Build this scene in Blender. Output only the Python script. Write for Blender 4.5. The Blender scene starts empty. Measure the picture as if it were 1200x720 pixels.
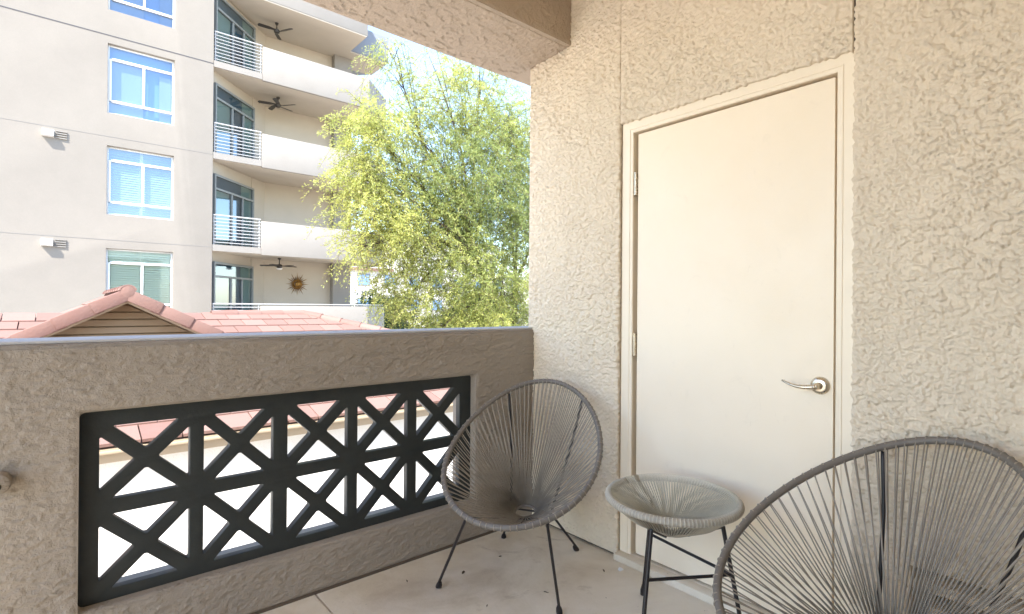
import bpy, bmesh, math, random
import numpy as np
from mathutils import Vector, Matrix
random.seed(7); rng = np.random.default_rng(7)
S = bpy.context.scene; COL = S.collection
R = math.radians

# ------------------------------------------------------------------ camera
EYE = Vector((0, 0, 1.24))
yaw, pit, rol = R(49.4281), R(0.0929), R(0.4462)
F = Vector((math.cos(yaw)*math.cos(pit), math.sin(yaw)*math.cos(pit), math.sin(pit)))
Rt = Vector((math.sin(yaw), -math.cos(yaw), 0)); U = Rt.cross(F)
R2 = Rt*math.cos(rol) + U*math.sin(rol); U2 = -Rt*math.sin(rol) + U*math.cos(rol)
cd = bpy.data.cameras.new('camera'); cam = bpy.data.objects.new('camera', cd); COL.objects.link(cam)
cd.sensor_width = 36; cd.lens = 619.03/1200*36; cd.shift_y = -0.0012
cd.clip_start = 0.02; cd.clip_end = 2000
m = Matrix((R2, U2, -F)).transposed().to_4x4(); m.translation = EYE
cam.matrix_world = m; S.camera = cam

# ------------------------------------------------------------------ light
SUN_EL = R(50); SX, SY = -0.84, -0.54            # horizontal direction towards the sun
w = bpy.data.worlds.new('World'); S.world = w; w.use_nodes = True
nt = w.node_tree; nt.nodes.clear()
sk = nt.nodes.new('ShaderNodeTexSky'); sk.sky_type = 'NISHITA'; sk.sun_disc = False
sk.sun_elevation = SUN_EL; sk.sun_rotation = math.atan2(SX, SY); sk.air_density = 1.0; sk.dust_density = 0.6; sk.ozone_density = 1.3
bg = nt.nodes.new('ShaderNodeBackground'); bg.inputs[1].default_value = 0.15
ow = nt.nodes.new('ShaderNodeOutputWorld')
nt.links.new(sk.outputs[0], bg.inputs[0]); nt.links.new(bg.outputs[0], ow.inputs[0])
sl = bpy.data.lights.new('sun', 'SUN'); sl.energy = 2.9; sl.angle = R(0.5); sl.color = (1, .95, .87)
so = bpy.data.objects.new('sun', sl); COL.objects.link(so)
h = math.hypot(SX, SY)
tosun = Vector((SX/h*math.cos(SUN_EL), SY/h*math.cos(SUN_EL), math.sin(SUN_EL)))
so.rotation_euler = tosun.to_track_quat('Z', 'Y').to_euler()
S.view_settings.view_transform = 'Standard'; S.view_settings.look = 'None'
S.view_settings.exposure = 2.32; S.view_settings.gamma = 1
S.render.engine = 'CYCLES'
S.cycles.max_bounces = 12; S.cycles.diffuse_bounces = 8; S.cycles.transparent_max_bounces = 24
S.cycles.sample_clamp_indirect = 6

# ------------------------------------------------------------------ materials
class N:
    def __init__(s, name):
        s.m = bpy.data.materials.new(name); s.m.use_nodes = True; s.t = s.m.node_tree
        s.b = s.t.nodes['Principled BSDF']; s.out = s.t.nodes['Material Output']
        s.tc = s.n('ShaderNodeTexCoord')
    def n(s, k, **kw):
        x = s.t.nodes.new(k)
        for a, v in kw.items(): setattr(x, a, v)
        return x
    def l(s, a, b): s.t.links.new(a, b)
    def noise(s, scale, detail=3, rough=.5, dist=0, src=None, st=None):
        x = s.n('ShaderNodeTexNoise'); x.inputs['Scale'].default_value = scale
        x.inputs['Detail'].default_value = detail; x.inputs['Roughness'].default_value = rough
        x.inputs['Distortion'].default_value = dist
        v = src or s.tc.outputs['Object']
        if st:
            mp = s.n('ShaderNodeMapping'); mp.inputs['Scale'].default_value = st; s.l(v, mp.inputs[0]); v = mp.outputs[0]
        s.l(v, x.inputs['Vector']); return x.outputs['Fac']
    def ramp(s, f, stops):
        r = s.n('ShaderNodeValToRGB'); e = r.color_ramp.elements
        while len(e) < len(stops): e.new(.5)
        for i, (p, c) in enumerate(stops):
            e[i].position = p; e[i].color = (*c, 1) if isinstance(c, tuple) else (c, c, c, 1)
        s.l(f, r.inputs[0]); return r.outputs[0]
    def math(s, op, a, b=None, c=None):
        x = s.n('ShaderNodeMath', operation=op)
        for i, v in enumerate((a, b, c)):
            if v is None: continue
            if isinstance(v, (int, float)): x.inputs[i].default_value = v
            else: s.l(v, x.inputs[i])
        return x.outputs[0]
    def mix(s, f, a, b, mode='MIX'):
        x = s.n('ShaderNodeMix', data_type='RGBA', blend_type=mode)
        for i, v in ((0, f), (6, a), (7, b)):
            if isinstance(v, (int, float)): x.inputs[i].default_value = v
            elif isinstance(v, tuple): x.inputs[i].default_value = (*v, 1)
            else: s.l(v, x.inputs[i])
        return x.outputs[2]
    def bump(s, hgt, dist, strength=1.0):
        x = s.n('ShaderNodeBump'); x.inputs['Distance'].default_value = dist
        x.inputs['Strength'].default_value = strength; s.l(hgt, x.inputs['Height'])
        s.l(x.outputs[0], s.b.inputs['Normal'])

def plain(name, col, rough=.6, metal=0, var=.0, vs=6, bump=0, bs=60, spec=None):
    a = N(name); a.b.inputs['Roughness'].default_value = rough; a.b.inputs['Metallic'].default_value = metal
    if spec is not None: a.b.inputs['Specular IOR Level'].default_value = spec
    if var:
        f = a.noise(vs, 4, .6)
        c = a.ramp(f, [(.3, tuple(x*(1-var) for x in col)), (.7, tuple(min(1, x*(1+var)) for x in col))])
        a.l(c, a.b.inputs['Base Color'])
        a.l(a.ramp(f, [(.3, min(1, rough+.08)), (.7, max(0, rough-.08))]), a.b.inputs['Roughness'])
    else: a.b.inputs['Base Color'].default_value = (*col, 1)
    if bump: a.bump(a.noise(bs, 3), bump)
    return a.m

def stucco(name, col, big=1.0, dist=.0065, stretch=None, dirt=.10):
    a = N(name)
    st = stretch or (1, 1, 1)
    n1 = a.noise(23*big, 4, .55, .55, st=st)
    n2 = a.noise(44*big, 3, .55, .6, st=st)
    region = a.noise(5*big, 2, .5, .4)
    reg = a.ramp(region, [(.34, .25), (.62, 1.0)])
    def saw(n, k, drop):       # skip-trowelled lips: each smear thins out one way and ends in a torn edge
        return a.ramp(a.math('FRACT', a.math('MULTIPLY', n, k)), [(0, 0.0), (1-drop, 1.0), (1, 0.0)])
    p1 = saw(n1, 4.6, .16); p2 = saw(n2, 4.2, .22)
    fine = a.noise(150, 4, .65); grit = a.noise(75, 3, .65, .5)
    brk = a.ramp(a.noise(15, 3, .6), [(.42, 0.0), (.58, 1.0)])
    hgt = a.math('MULTIPLY', a.math('MULTIPLY', p1, reg), a.math('MULTIPLY', brk, .55))
    hgt = a.math('ADD', hgt, a.math('MULTIPLY', a.math('MULTIPLY', p2, .32), a.math('SUBTRACT', 1.25, brk)))
    hgt = a.math('ADD', hgt, a.math('MULTIPLY', fine, .14))
    hgt = a.math('ADD', hgt, a.math('MULTIPLY', grit, .5))
    hgt = a.math('ADD', hgt, a.math('MULTIPLY', region, .5))
    a.bump(hgt, dist)
    blot = a.noise(1.7, 5, .6, .3)
    c = a.ramp(blot, [(.25, tuple(x*(1-dirt) for x in col)), (.75, tuple(x*(1+dirt*.5) for x in col))])
    c = a.mix(a.math('MULTIPLY', a.math('SUBTRACT', 1.0, p2), .10), c, tuple(x*.62 for x in col))
    a.l(c, a.b.inputs['Base Color']); a.b.inputs['Roughness'].default_value = .92
    a.b.inputs['Specular IOR Level'].default_value = .2
    return a.m

M = {}
M['stucco'] = stucco('stucco_warm', (.765, .66, .515), 1, .008, (1, .9, 1.15))
M['stucco_smooth'] = stucco('stucco_trowelled', (.34, .295, .245), .8, .006, (.8, 1, 2.6))  # wall stucco darkened: the backlit parapet's shade is in the colour
M['stucco_beam'] = stucco('stucco_beam', (.46, .375, .29), .9, .006)  # same wall stucco, beam's shade put into a darker base colour
def skin(name, col, dirt=.08):
    a = N(name); blot = a.noise(1.7, 5, .6, .3)
    c = a.ramp(blot, [(.25, tuple(x*(1-dirt) for x in col)), (.75, tuple(x*(1+dirt*.5) for x in col))])
    c = a.mix(a.ramp(a.noise(5, 6, .7, 1.0), [(.62, 0.0), (.8, .35)]), c, tuple(x*.78 for x in col))
    a.l(c, a.b.inputs['Base Color']); a.b.inputs['Roughness'].default_value = .93; a.b.inputs['Specular IOR Level'].default_value = .2
    a.bump(a.math('ADD', a.noise(170, 4, .65), a.math('MULTIPLY', a.noise(75, 4, .65, .6), 1.2)), .0034)
    return a.m
M['skin'] = skin('stucco_skin', (.765, .66, .515)); M['skin_parapet_shaded'] = skin('parapet_skin_shaded', (.34, .295, .245)); M['skin_beam_shaded'] = skin('beam_skin_shaded', (.46, .375, .29))  # parapet and beam skins carry painted shade in their colour
M['joint'] = plain('dark_joint', (.10, .075, .055), .9)
a = N('door_paint')
c = a.ramp(a.noise(2.2, 5, .6), [(.3, (.87, .76, .595)), (.7, (.90, .79, .63))])
c = a.mix(a.ramp(a.noise(38, 4, .7, 2.0, st=(1, 1, .35)), [(.66, 0.0), (.74, .30)]), c, (.66, .56, .43))
c = a.mix(a.ramp(a.noise(9, 5, .7, .8), [(.60, 0.0), (.78, .35)]), c, (.74, .64, .50))
a.l(c, a.b.inputs['Base Color']); a.l(a.ramp(a.noise(6, 4), [(.3, .36), (.7, .55)]), a.b.inputs['Roughness'])
a.bump(a.math('ADD', a.math('MULTIPLY', a.noise(260, 2), .35), a.noise(3.5, 3)), .0012); M['door'] = a.m
M['frame_paint'] = plain('frame_paint', (.83, .73, .575), .38, 0, .03, 5, .0006, 60)
M['nickel'] = plain('satin_nickel', (.62, .55, .44), .28, 1, .05, 30)
M['grille'] = plain('dark_painted_metal', (.022, .026, .025), .5, 0, .2, 9, .0008, 90)
M['rod'] = plain('black_steel', (.014, .012, .014), .38, 0, .2, 30)
M['cord'] = plain('grey_cord', (.29, .25, .20), .45, 0, .12, 14)
M['hoop'] = plain('grey_wrapped_tube', (.15, .132, .112), .5, 0, .15, 30, .0015, 160)
M['tcord'] = plain('taupe_cord', (.46, .425, .35), .45, 0, .12, 14)
M['thoop'] = plain('taupe_wrapped_tube', (.36, .33, .275), .5, 0, .15, 30, .0015, 160)
M['slotdark'] = plain('vent_dark', (.02, .017, .014), .9)

# glass
a = N('table_glass')
g_ = a.n('ShaderNodeBsdfGlossy'); g_.inputs['Roughness'].default_value = .03
t_ = a.n('ShaderNodeBsdfTransparent'); t_.inputs['Color'].default_value = (.97, .985, .975, 1)
x_ = a.n('ShaderNodeMixShader'); f_ = a.n('ShaderNodeFresnel'); f_.inputs[0].default_value = 1.6; ge_ = a.n('ShaderNodeNewGeometry')
a.l(a.math('MULTIPLY', f_.outputs[0], a.math('SUBTRACT', 1.0, ge_.outputs['Backfacing'])), x_.inputs[0]); a.l(t_.outputs[0], x_.inputs[1]); a.l(g_.outputs[0], x_.inputs[2]); a.l(x_.outputs[0], a.out.inputs['Surface'])
M['glass'] = a.m

# balcony floor: sealed concrete with blotches, stains and specks
a = N('balcony_concrete')
b1 = a.noise(1.8, 6, .62, .6); b2 = a.noise(7, 5, .65, .4); b3 = a.noise(70, 4, .6)
c = a.ramp(b1, [(.28, (.49, .40, .29)), (.46, (.66, .58, .455)), (.62, (.76, .69, .57))])
c = a.mix(a.ramp(b2, [(.42, .0), (.68, .5)]), c, (.76, .68, .58))
st = a.noise(3.3, 5, .7, 1.2)
c = a.mix(a.ramp(st, [(.60, 0.0), (.72, .42)]), c, (.30, .22, .15))
sp = a.noise(26, 3, .6); c = a.mix(a.ramp(sp, [(.70, 0.0), (.745, .7)]), c, (.16, .12, .09))
a.l(c, a.b.inputs['Base Color'])
a.l(a.ramp(b2, [(.3, .42), (.7, .7)]), a.b.inputs['Roughness'])
a.bump(a.math('ADD', a.math('MULTIPLY', b3, .6), b2), .0018)
M['floor'] = a.m

M['cap'] = stucco('parapet_top', (.50, .49, .49), .8, .003)
M['facade'] = stucco('facade_stucco', (.265, .238, .205), .35, .0012, None, .05)
M['facade_white'] = plain('facade_white', (.26, .238, .212), .85, 0, .03, 1.5, .003, 20)
M['facade_soffit'] = plain('soffit_paint', (.50, .44, .36), .85, 0, .03, 1.2)
M['facade_joint'] = plain('facade_joint', (.09, .085, .09), .9)
M['facade_line'] = plain('facade_line', (.22, .205, .19), .9)
M['white_frame'] = plain('white_window_frame', (.75, .75, .74), .4)
M['grey_frame'] = plain('bronze_frame', (.22, .23, .22), .5)
M['roofshaded'] = plain('roof_parapet_shaded', (.21, .225, .255), .8, 0, .04, 1.2)  # blue-grey shade of the further roof block put into its colour
M['rail'] = plain('grey_rail', (.40, .40, .40), .45)
M['blind'] = plain('white_blinds', (.80, .80, .76), .5)
M['curtain2'] = plain('grey_blue_curtain', (.26, .32, .42), .8)
M['blind2'] = plain('blue_grey_blinds', (.30, .40, .50), .6)
M['fan'] = plain('fan_dark', (.035, .028, .022), .45)
M['fanw'] = plain('fan_light_glass', (.8, .78, .74), .3)
M['curtain'] = plain('pale_curtain', (.55, .60, .60), .8)
def pane(name, tint, mixf):
    a = N(name)
    g = a.n('ShaderNodeBsdfGlossy'); g.inputs['Roughness'].default_value = .04; g.inputs['Color'].default_value = (.9, .95, 1, 1)
    t = a.n('ShaderNodeBsdfTransparent'); t.inputs['Color'].default_value = (*tint, 1)
    mx = a.n('ShaderNodeMixShader'); fr = a.n('ShaderNodeFresnel'); fr.inputs[0].default_value = 1.5
    a.l(a.math('ADD', fr.outputs[0], mixf), mx.inputs[0]); a.l(t.outputs[0], mx.inputs[1]); a.l(g.outputs[0], mx.inputs[2])
    a.l(mx.outputs[0], a.out.inputs['Surface']); return a.m
M['pane'] = pane('window_glass', (.70, .78, .88), .12)
M['paneclear'] = pane('clear_window_glass', (.86, .95, .86), .02)
M['panedoor'] = pane('door_glass', (.55, .66, .64), .12)
M['room'] = plain('room_interior', (.20, .26, .36), .9)
M['roomblue'] = plain('blue_interior', (.17, .30, .52), .8)
M['gold'] = plain('aged_gold', (.30, .16, .04), .4, .7, .3, 12)
a = N('clay_tile')
oi = a.n('ShaderNodeAttribute', attribute_name='tint')
c = a.ramp(oi.outputs['Fac'], [(0, (.185, .10, .08)), (.5, (.22, .125, .10)), (1, (.245, .147, .12))])
c = a.mix(a.ramp(a.noise(5, 5, .65), [(.45, 0.0), (.75, .5)]), c, (.19, .125, .105))
a.l(c, a.b.inputs['Base Color']); a.b.inputs['Roughness'].default_value = .85; a.bump(a.noise(40, 4), .004)
M['tile'] = a.m
M['siding'] = plain('tan_siding', (.30, .225, .14), .75, 0, .05, 4)
M['fascia'] = plain('tan_fascia', (.36, .28, .19), .7, 0, .05, 4)
M['housewall'] = stucco('house_wall', (.76, .73, .68), .5, .004, None, .05)
M['pave'] = plain('outdoor_paving', (.58, .54, .49), .9, 0, .08, .8, .003, 20)
M['ground'] = plain('desert_ground', (.34, .28, .21), .95, 0, .15, .2, .02, 5)
M['bark'] = plain('bark', (.10, .075, .05), .9, 0, .3, 9, .01, 30)
def leafmat(name, dark, mid, light):
    a = N(name)
    at = a.n('ShaderNodeAttribute', attribute_name='tint')
    c = a.ramp(at.outputs['Fac'], [(0, dark), (.5, mid), (1, light)])
    a.l(c, a.b.inputs['Base Color']); a.b.inputs['Roughness'].default_value = .5
    tr = a.n('ShaderNodeBsdfTranslucent'); a.l(a.mix(.5, c, light), tr.inputs[0])
    mx = a.n('ShaderNodeMixShader'); mx.inputs[0].default_value = .5
    a.l(a.b.outputs[0], mx.inputs[1]); a.l(tr.outputs[0], mx.inputs[2]); a.l(mx.outputs[0], a.out.inputs['Surface'])
    return a.m
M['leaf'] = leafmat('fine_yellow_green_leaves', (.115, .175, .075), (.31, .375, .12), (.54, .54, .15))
M['leafdark'] = leafmat('dark_green_leaves', (.04, .08, .04), (.07, .13, .06), (.12, .19, .08))

# ------------------------------------------------------------------ mesh helpers
class MB:
    def __init__(s): s.v = []; s.f = []; s.a = []
    def add(s, vs, fs, t=.5):
        o = len(s.v); s.v += [tuple(v) for v in vs]
        for f in fs: s.f.append(tuple(i+o for i in f)); s.a.append(t)
    def box(s, lo, hi, mat=None, t=.5):
        vs = [Vector((x, y, z)) for x in (lo[0], hi[0]) for y in (lo[1], hi[1]) for z in (lo[2], hi[2])]
        if mat is not None: vs = [mat @ v for v in vs]
        s.add(vs, [(0, 1, 3, 2), (4, 6, 7, 5), (0, 4, 5, 1), (2, 3, 7, 6), (0, 2, 6, 4), (1, 5, 7, 3)], t)
    def tube(s, pts, r, n=8, closed=False, cap=True, t=.5):
        pts = [Vector(p) for p in pts]; k = len(pts)
        rr = r if isinstance(r, (list, tuple)) else [r]*k
        rings = []; up = None
        for i, p in enumerate(pts):
            if closed: d = pts[(i+1) % k] - pts[i-1]
            else: d = pts[min(i+1, k-1)] - pts[max(i-1, 0)]
            if d.length < 1e-9: d = Vector((0, 0, 1))
            d.normalize()
            if up is None: up = Vector((0, 0, 1)) if abs(d.z) < .9 else Vector((1, 0, 0))
            e1 = (up - d*up.dot(d))
            if e1.length < 1e-5: e1 = d.orthogonal()
            e1.normalize(); e2 = d.cross(e1); up = e1
            rings.append([p + (e1*math.cos(2*math.pi*j/n) + e2*math.sin(2*math.pi*j/n))*rr[i] for j in range(n)])
        vs = [v for g in rings for v in g]; fs = []
        for i in range(k if closed else k-1):
            a0 = i*n; b0 = ((i+1) % k)*n
            for j in range(n): fs.append((a0+j, a0+(j+1) % n, b0+(j+1) % n, b0+j))
        if cap and not closed: fs.append(tuple(range(n-1, -1, -1))); fs.append(tuple((k-1)*n+j for j in range(n)))
        s.add(vs, fs, t)
    def lathe(s, prof, c, axis='Z', n=32, t=.5):
        vs = []; fs = []; k = len(prof)
        for j in range(n):
            an = 2*math.pi*j/n
            for (r, z) in prof:
                p = (r*math.cos(an), r*math.sin(an), z)
                if axis == 'X': p = (p[2], p[0], p[1])
                if axis == 'Y': p = (p[0], p[2], p[1])
                vs.append(Vector(c)+Vector(p))
        for j in range(n):
            for i in range(k-1):
                a0 = j*k+i; b0 = ((j+1) % n)*k+i
                fs.append((a0, b0, b0+1, a0+1))
        s.add(vs, fs, t)
    def prism(s, poly, z0, z1, t=.5):
        k = len(poly)
        vs = [(x, y, z0) for x, y in poly]+[(x, y, z1) for x, y in poly]
        s.add(vs, [tuple(range(k-1, -1, -1)), tuple(range(k, 2*k))]+[(i, (i+1) % k, (i+1) % k+k, i+k) for i in range(k)], t)
    def build(s, name, mat, parent=None, smooth=False, bevel=0, seg=2):
        me = bpy.data.meshes.new(name); me.from_pydata(s.v, [], s.f); me.materials.append(mat)
        at = me.attributes.new('tint', 'FLOAT', 'FACE'); at.data.foreach_set('value', s.a)
        bm = bmesh.new(); bm.from_mesh(me)
        bmesh.ops.recalc_face_normals(bm, faces=bm.faces)
        if bevel: bmesh.ops.bevel(bm, geom=[e for e in bm.edges if len(e.link_faces) == 2 and e.calc_face_angle(0) > .5], offset=bevel, segments=seg, profile=.5, affect='EDGES')
        bm.to_mesh(me); bm.free()
        if smooth or bevel:
            me.polygons.foreach_set('use_smooth', [True]*len(me.polygons))
            if bevel or smooth == 'auto': me.set_sharp_from_angle(angle=R(38))
        me.update()
        o = bpy.data.objects.new(name, me); COL.objects.link(o)
        if parent: o.parent = parent
        return o
def empty(name, loc=(0, 0, 0), rz=0):
    o = bpy.data.objects.new(name, None); o.empty_display_size = .2; COL.objects.link(o)
    o.location = loc; o.rotation_euler = (0, 0, rz); return o
def tag(o, label=None, cat=None, group=None, kind=None):
    for k, v in (('label', label), ('category', cat), ('group', group), ('kind', kind)):
        if v: o[k] = v
    return o
def struct(o, kind='structure'): o['kind'] = kind; return o

def plate(name, mat, outline, holes, thick, bev, plane, off, parent=None):
    """outline/holes in 2D, extruded; plane 'XZ' (front face at Y=off, body goes +Y) or 'YZ' (front at X=off, body goes +X)"""
    cu = bpy.data.curves.new(name+'_c', 'CURVE'); cu.dimensions = '2D'; cu.fill_mode = 'BOTH'
    cu.extrude = thick/2-bev; cu.bevel_depth = bev; cu.bevel_resolution = 2
    def off_poly(p, d):      # shift every corner inwards by d so that the bevel ends on the outline
        ar = sum(p[i][0]*p[(i+1) % len(p)][1]-p[(i+1) % len(p)][0]*p[i][1] for i in range(len(p)))
        q = []
        for i in range(len(p)):
            a_, b_, c_ = Vector(p[i-1]), Vector(p[i]), Vector(p[(i+1) % len(p)])
            u = (b_-a_).normalized(); v = (c_-b_).normalized()
            n1 = Vector((-u.y, u.x)); n2 = Vector((-v.y, v.x)); s_ = 1 if ar > 0 else -1
            k = n1+n2; k = k/(1+n1.dot(n2)) if n1.dot(n2) > -.95 else n1
            q.append(b_+k*(s_*d))
        return q
    for lp, d in [(outline, bev)]+[(h_, -bev) for h_ in holes]:
        p = off_poly(lp, d) if bev else [Vector(x) for x in lp]
        sp = cu.splines.new('POLY'); sp.points.add(len(p)-1)
        for i, v in enumerate(p): sp.points[i].co = (v.x, v.y, 0, 1)
        sp.use_cyclic_u = True
    tmp = bpy.data.objects.new('tmp', cu); COL.objects.link(tmp)
    bpy.context.view_layer.update()
    dg = bpy.context.evaluated_depsgraph_get()
    me = bpy.data.meshes.new_from_object(tmp.evaluated_get(dg))
    bpy.data.objects.remove(tmp); bpy.data.curves.remove(cu)
    n = len(me.vertices); co = np.empty(n*3); me.vertices.foreach_get('co', co); co = co.reshape(-1, 3)
    x, y, z = co[:, 0].copy(), co[:, 1].copy(), co[:, 2].copy()
    if plane == 'XZ': new = np.stack([x, off+thick/2+z, y], 1)
    else: new = np.stack([off+thick/2+z, x, y], 1)
    me.vertices.foreach_set('co', new.ravel()); me.name = name
    me.materials.clear(); me.materials.append(mat)
    bm = bmesh.new(); bm.from_mesh(me); bmesh.ops.remove_doubles(bm, verts=bm.verts, dist=1e-5)
    bmesh.ops.recalc_face_normals(bm, faces=bm.faces); bm.to_mesh(me); bm.free()
    me.polygons.foreach_set('use_smooth', [True]*len(me.polygons)); me.set_sharp_from_angle(angle=R(50))
    o = bpy.data.objects.new(name, me); COL.objects.link(o)
    if parent: o.parent = parent
    return o
def ragged(p, q, step=.014, amp=.004, seed=1):
    rr_ = random.Random(seed); n = int(math.dist(p, q)/step); ux, uy = (q[0]-p[0])/n, (q[1]-p[1])/n; L_ = math.hypot(ux, uy); v = 0
    out = [p]
    for i in range(1, n):
        v = .5*v+rr_.uniform(-amp, amp); out.append((p[0]+ux*(i+rr_.uniform(-.25, .25))-uy/L_*v, p[1]+uy*(i+rr_.uniform(-.25, .25))+ux/L_*v))
    return out
def rect(x0, y0, x1, y1): return [(x0, y0), (x1, y0), (x1, y1), (x0, y1)]
def rrect(x0, y0, x1, y1, r, n=4):
    out = []
    for cx, cy, a0 in ((x1-r, y0+r, -90), (x1-r, y1-r, 0), (x0+r, y1-r, 90), (x0+r, y0+r, 180)):
        for i in range(n+1):
            t = R(a0+90*i/n); out.append((cx+r*math.cos(t), cy+r*math.sin(t)))
    return out

# real trowelled relief: a finely divided skin whose height comes from torn plaster dabs
def vnoise(x, y, r_):
    n = 257; G_ = r_.random((n, n)); xi = np.floor(x).astype(int); yi = np.floor(y).astype(int)
    fx_ = x-xi; fy_ = y-yi; fx_ = fx_*fx_*(3-2*fx_); fy_ = fy_*fy_*(3-2*fy_); a0 = xi % n; a1 = (xi+1) % n; b0 = yi % n; b1 = (yi+1) % n
    return (G_[a0, b0]*(1-fx_)+G_[a1, b0]*fx_)*(1-fy_)+(G_[a0, b1]*(1-fx_)+G_[a1, b1]*fx_)*fy_
def fbm(x, y, r_, o=3, g_=.5):
    t = 0; a_ = 1; w_ = 0
    for i in range(o): t = t+a_*vnoise(x*2**i+17.3*i, y*2**i+9.1*i, r_); w_ += a_; a_ *= g_
    return t/w_
def sst(a_, b_, x): t = np.clip((x-a_)/(b_-a_), 0, 1); return t*t*(3-2*t)
def relief(name, mat, parent, org, ud, vd, nd, Wd, Hd, res=.0045, f1=34, f2=62, st=(1, 1), amp=1.0, hole=None, jit=(0, 0, 0, 0), seed=1, drag=(.6, -.8)):
    """skin of size Wd x Hd from org along ud, vd; nd points out of the wall; jit: raggedness of the u0, u1, v0, v1 edges"""
    r_ = np.random.default_rng(seed); nu = int(Wd/res)+1; nv = int(Hd/res)+1
    u, v_ = np.meshgrid(np.linspace(0, Wd, nu), np.linspace(0, Hd, nv), indexing='ij')
    def hf(uu, vv):
        q = np.random.default_rng(seed+5)
        a_ = uu*st[0]; b_ = vv*st[1]
        wx = fbm(a_*22+3, b_*22, q, 2)-.5; wy = fbm(a_*22, b_*22+40, q, 2)-.5
        reg = sst(.38, .62, fbm(a_*4.5, b_*4.5+7, q, 2))
        n1 = fbm(a_*f1+wx*1.3, b_*f1+wy*1.3, q, 3, .55); n2 = fbm(a_*f2+wx*1.6+11, b_*f2+wy*1.6+5, q, 2, .55)
        p1 = sst(.485, .535, n1)*(.40+.60*reg); p2 = sst(.49, .56, n2)*(1.15-.45*reg)
        return p1*.0030+p2*.0021+(fbm(a_*9, b_*9+3, q, 2)-.5)*.004, p1
    h0, p0 = hf(u, v_); h1, p1 = hf(u+.006*drag[0], v_+.006*drag[1])
    h = h0+np.clip(p0-p1, 0, 1)*.0022
    h += (r_.random(h.shape)-.5)*.0005
    h = h*amp
    ed = np.minimum(np.minimum(u, Wd-u), np.minimum(v_, Hd-v_)); h = h*sst(-.004, .012, ed)+.0012
    uu = u.copy(); vv = v_.copy()
    def edge(n_, k): e_ = np.random.default_rng(seed+k).normal(0, 1, n_); return np.convolve(e_, [.15, .35, .5, .35, .15], 'same')
    for i_, (J, n_) in enumerate(zip(jit, (nv, nv, nu, nu))):
        if not J: continue
        e_ = edge(n_, 20+i_)*J
        if i_ == 0: uu += e_[None, :]*sst(.02, 0, u)
        if i_ == 1: uu += e_[None, :]*sst(Wd-.02, Wd, u)
        if i_ == 2: vv += e_[:, None]*sst(.02, 0, v_)
        if i_ == 3: vv += e_[:, None]*sst(Hd-.02, Hd, v_)
    org, ud, vd, nd = [np.array(q, float) for q in (org, ud, vd, nd)]
    P_ = org+uu[..., None]*ud+vv[..., None]*vd+h[..., None]*nd
    idx = np.arange(nu*nv).reshape(nu, nv)
    F_ = np.stack([idx[:-1, :-1], idx[1:, :-1], idx[1:, 1:], idx[:-1, 1:]], -1)
    if hole is not None:
        cu_ = (u[:-1, :-1]+u[1:, 1:])/2; cv_ = (v_[:-1, :-1]+v_[1:, 1:])/2
        keep = ~((cu_ > hole[0]) & (cu_ < hole[2]) & (cv_ > hole[1]) & (cv_ < hole[3])); F_ = F_[keep]
        dh = np.maximum(np.maximum(hole[0]-u, u-hole[2]), np.maximum(hole[1]-v_, v_-hole[3]))
        P_ = P_ - (h*(1-sst(0, .012, dh)))[..., None]*nd*.85
    F_ = F_.reshape(-1, 4); V_ = P_.reshape(-1, 3); nb = len(V_)
    rim = np.concatenate([idx[:, 0], idx[-1, 1:], idx[-2::-1, -1], idx[0, -2:0:-1]])
    V_ = np.concatenate([V_, V_[rim]-nd*.016]); k = len(rim); a_ = np.arange(k); b_ = (a_+1) % k
    F_ = np.concatenate([F_, np.stack([rim[a_], nb+a_, nb+b_, rim[b_]], -1)])
    if np.dot(np.cross(ud, vd), nd) < 0: F_ = F_[:, ::-1]
    me = bpy.data.meshes.new(name); me.vertices.add(len(V_)); me.vertices.foreach_set('co', V_.ravel())
    nf = len(F_); me.loops.add(nf*4); me.loops.foreach_set('vertex_index', F_.ravel().astype(np.int32))
    me.polygons.add(nf); me.polygons.foreach_set('loop_start', np.arange(0, nf*4, 4, dtype=np.int32))
    me.update(calc_edges=True); me.polygons.foreach_set('use_smooth', [True]*nf); me.materials.append(mat)
    o = bpy.data.objects.new(name, me); COL.objects.link(o)
    if parent: o.parent = parent; o.matrix_parent_inverse = Matrix.Translation(-Vector(parent.location))
    return o

# ================================================================== SETTING
LEFT = -2.35; WX = 2.112; RY = 2.266; OUTY = 2.49; BACK = -0.62; CEIL = 3.02  # LEFT: unseen open end, set so a sun patch bounces light inside
# ground and paving far below the balcony
g = MB(); g.add([(-400, -400, -3.3), (400, -400, -3.3), (400, 500, -3.3), (-400, 500, -3.3)], [(0, 1, 2, 3)])
struct(g.build('ground', M['ground']))
g = MB(); g.add([(-30, -4, -3.29), (30, -4, -3.29), (30, 19, -3.29), (-30, 19, -3.29)], [(0, 1, 2, 3)])
struct(g.build('paving', M['pave']))
# balcony floor: slabs parted by narrow joints
g = MB()
for x0, x1 in ((LEFT, .838), (.846, 3.2)): g.box((x0, BACK-.1, -.25), (x1, OUTY, 0))
g.box((LEFT, BACK-.1, -.24), (3.2, OUTY-.01, -.012))
struct(g.build('floor', M['floor']))

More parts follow.
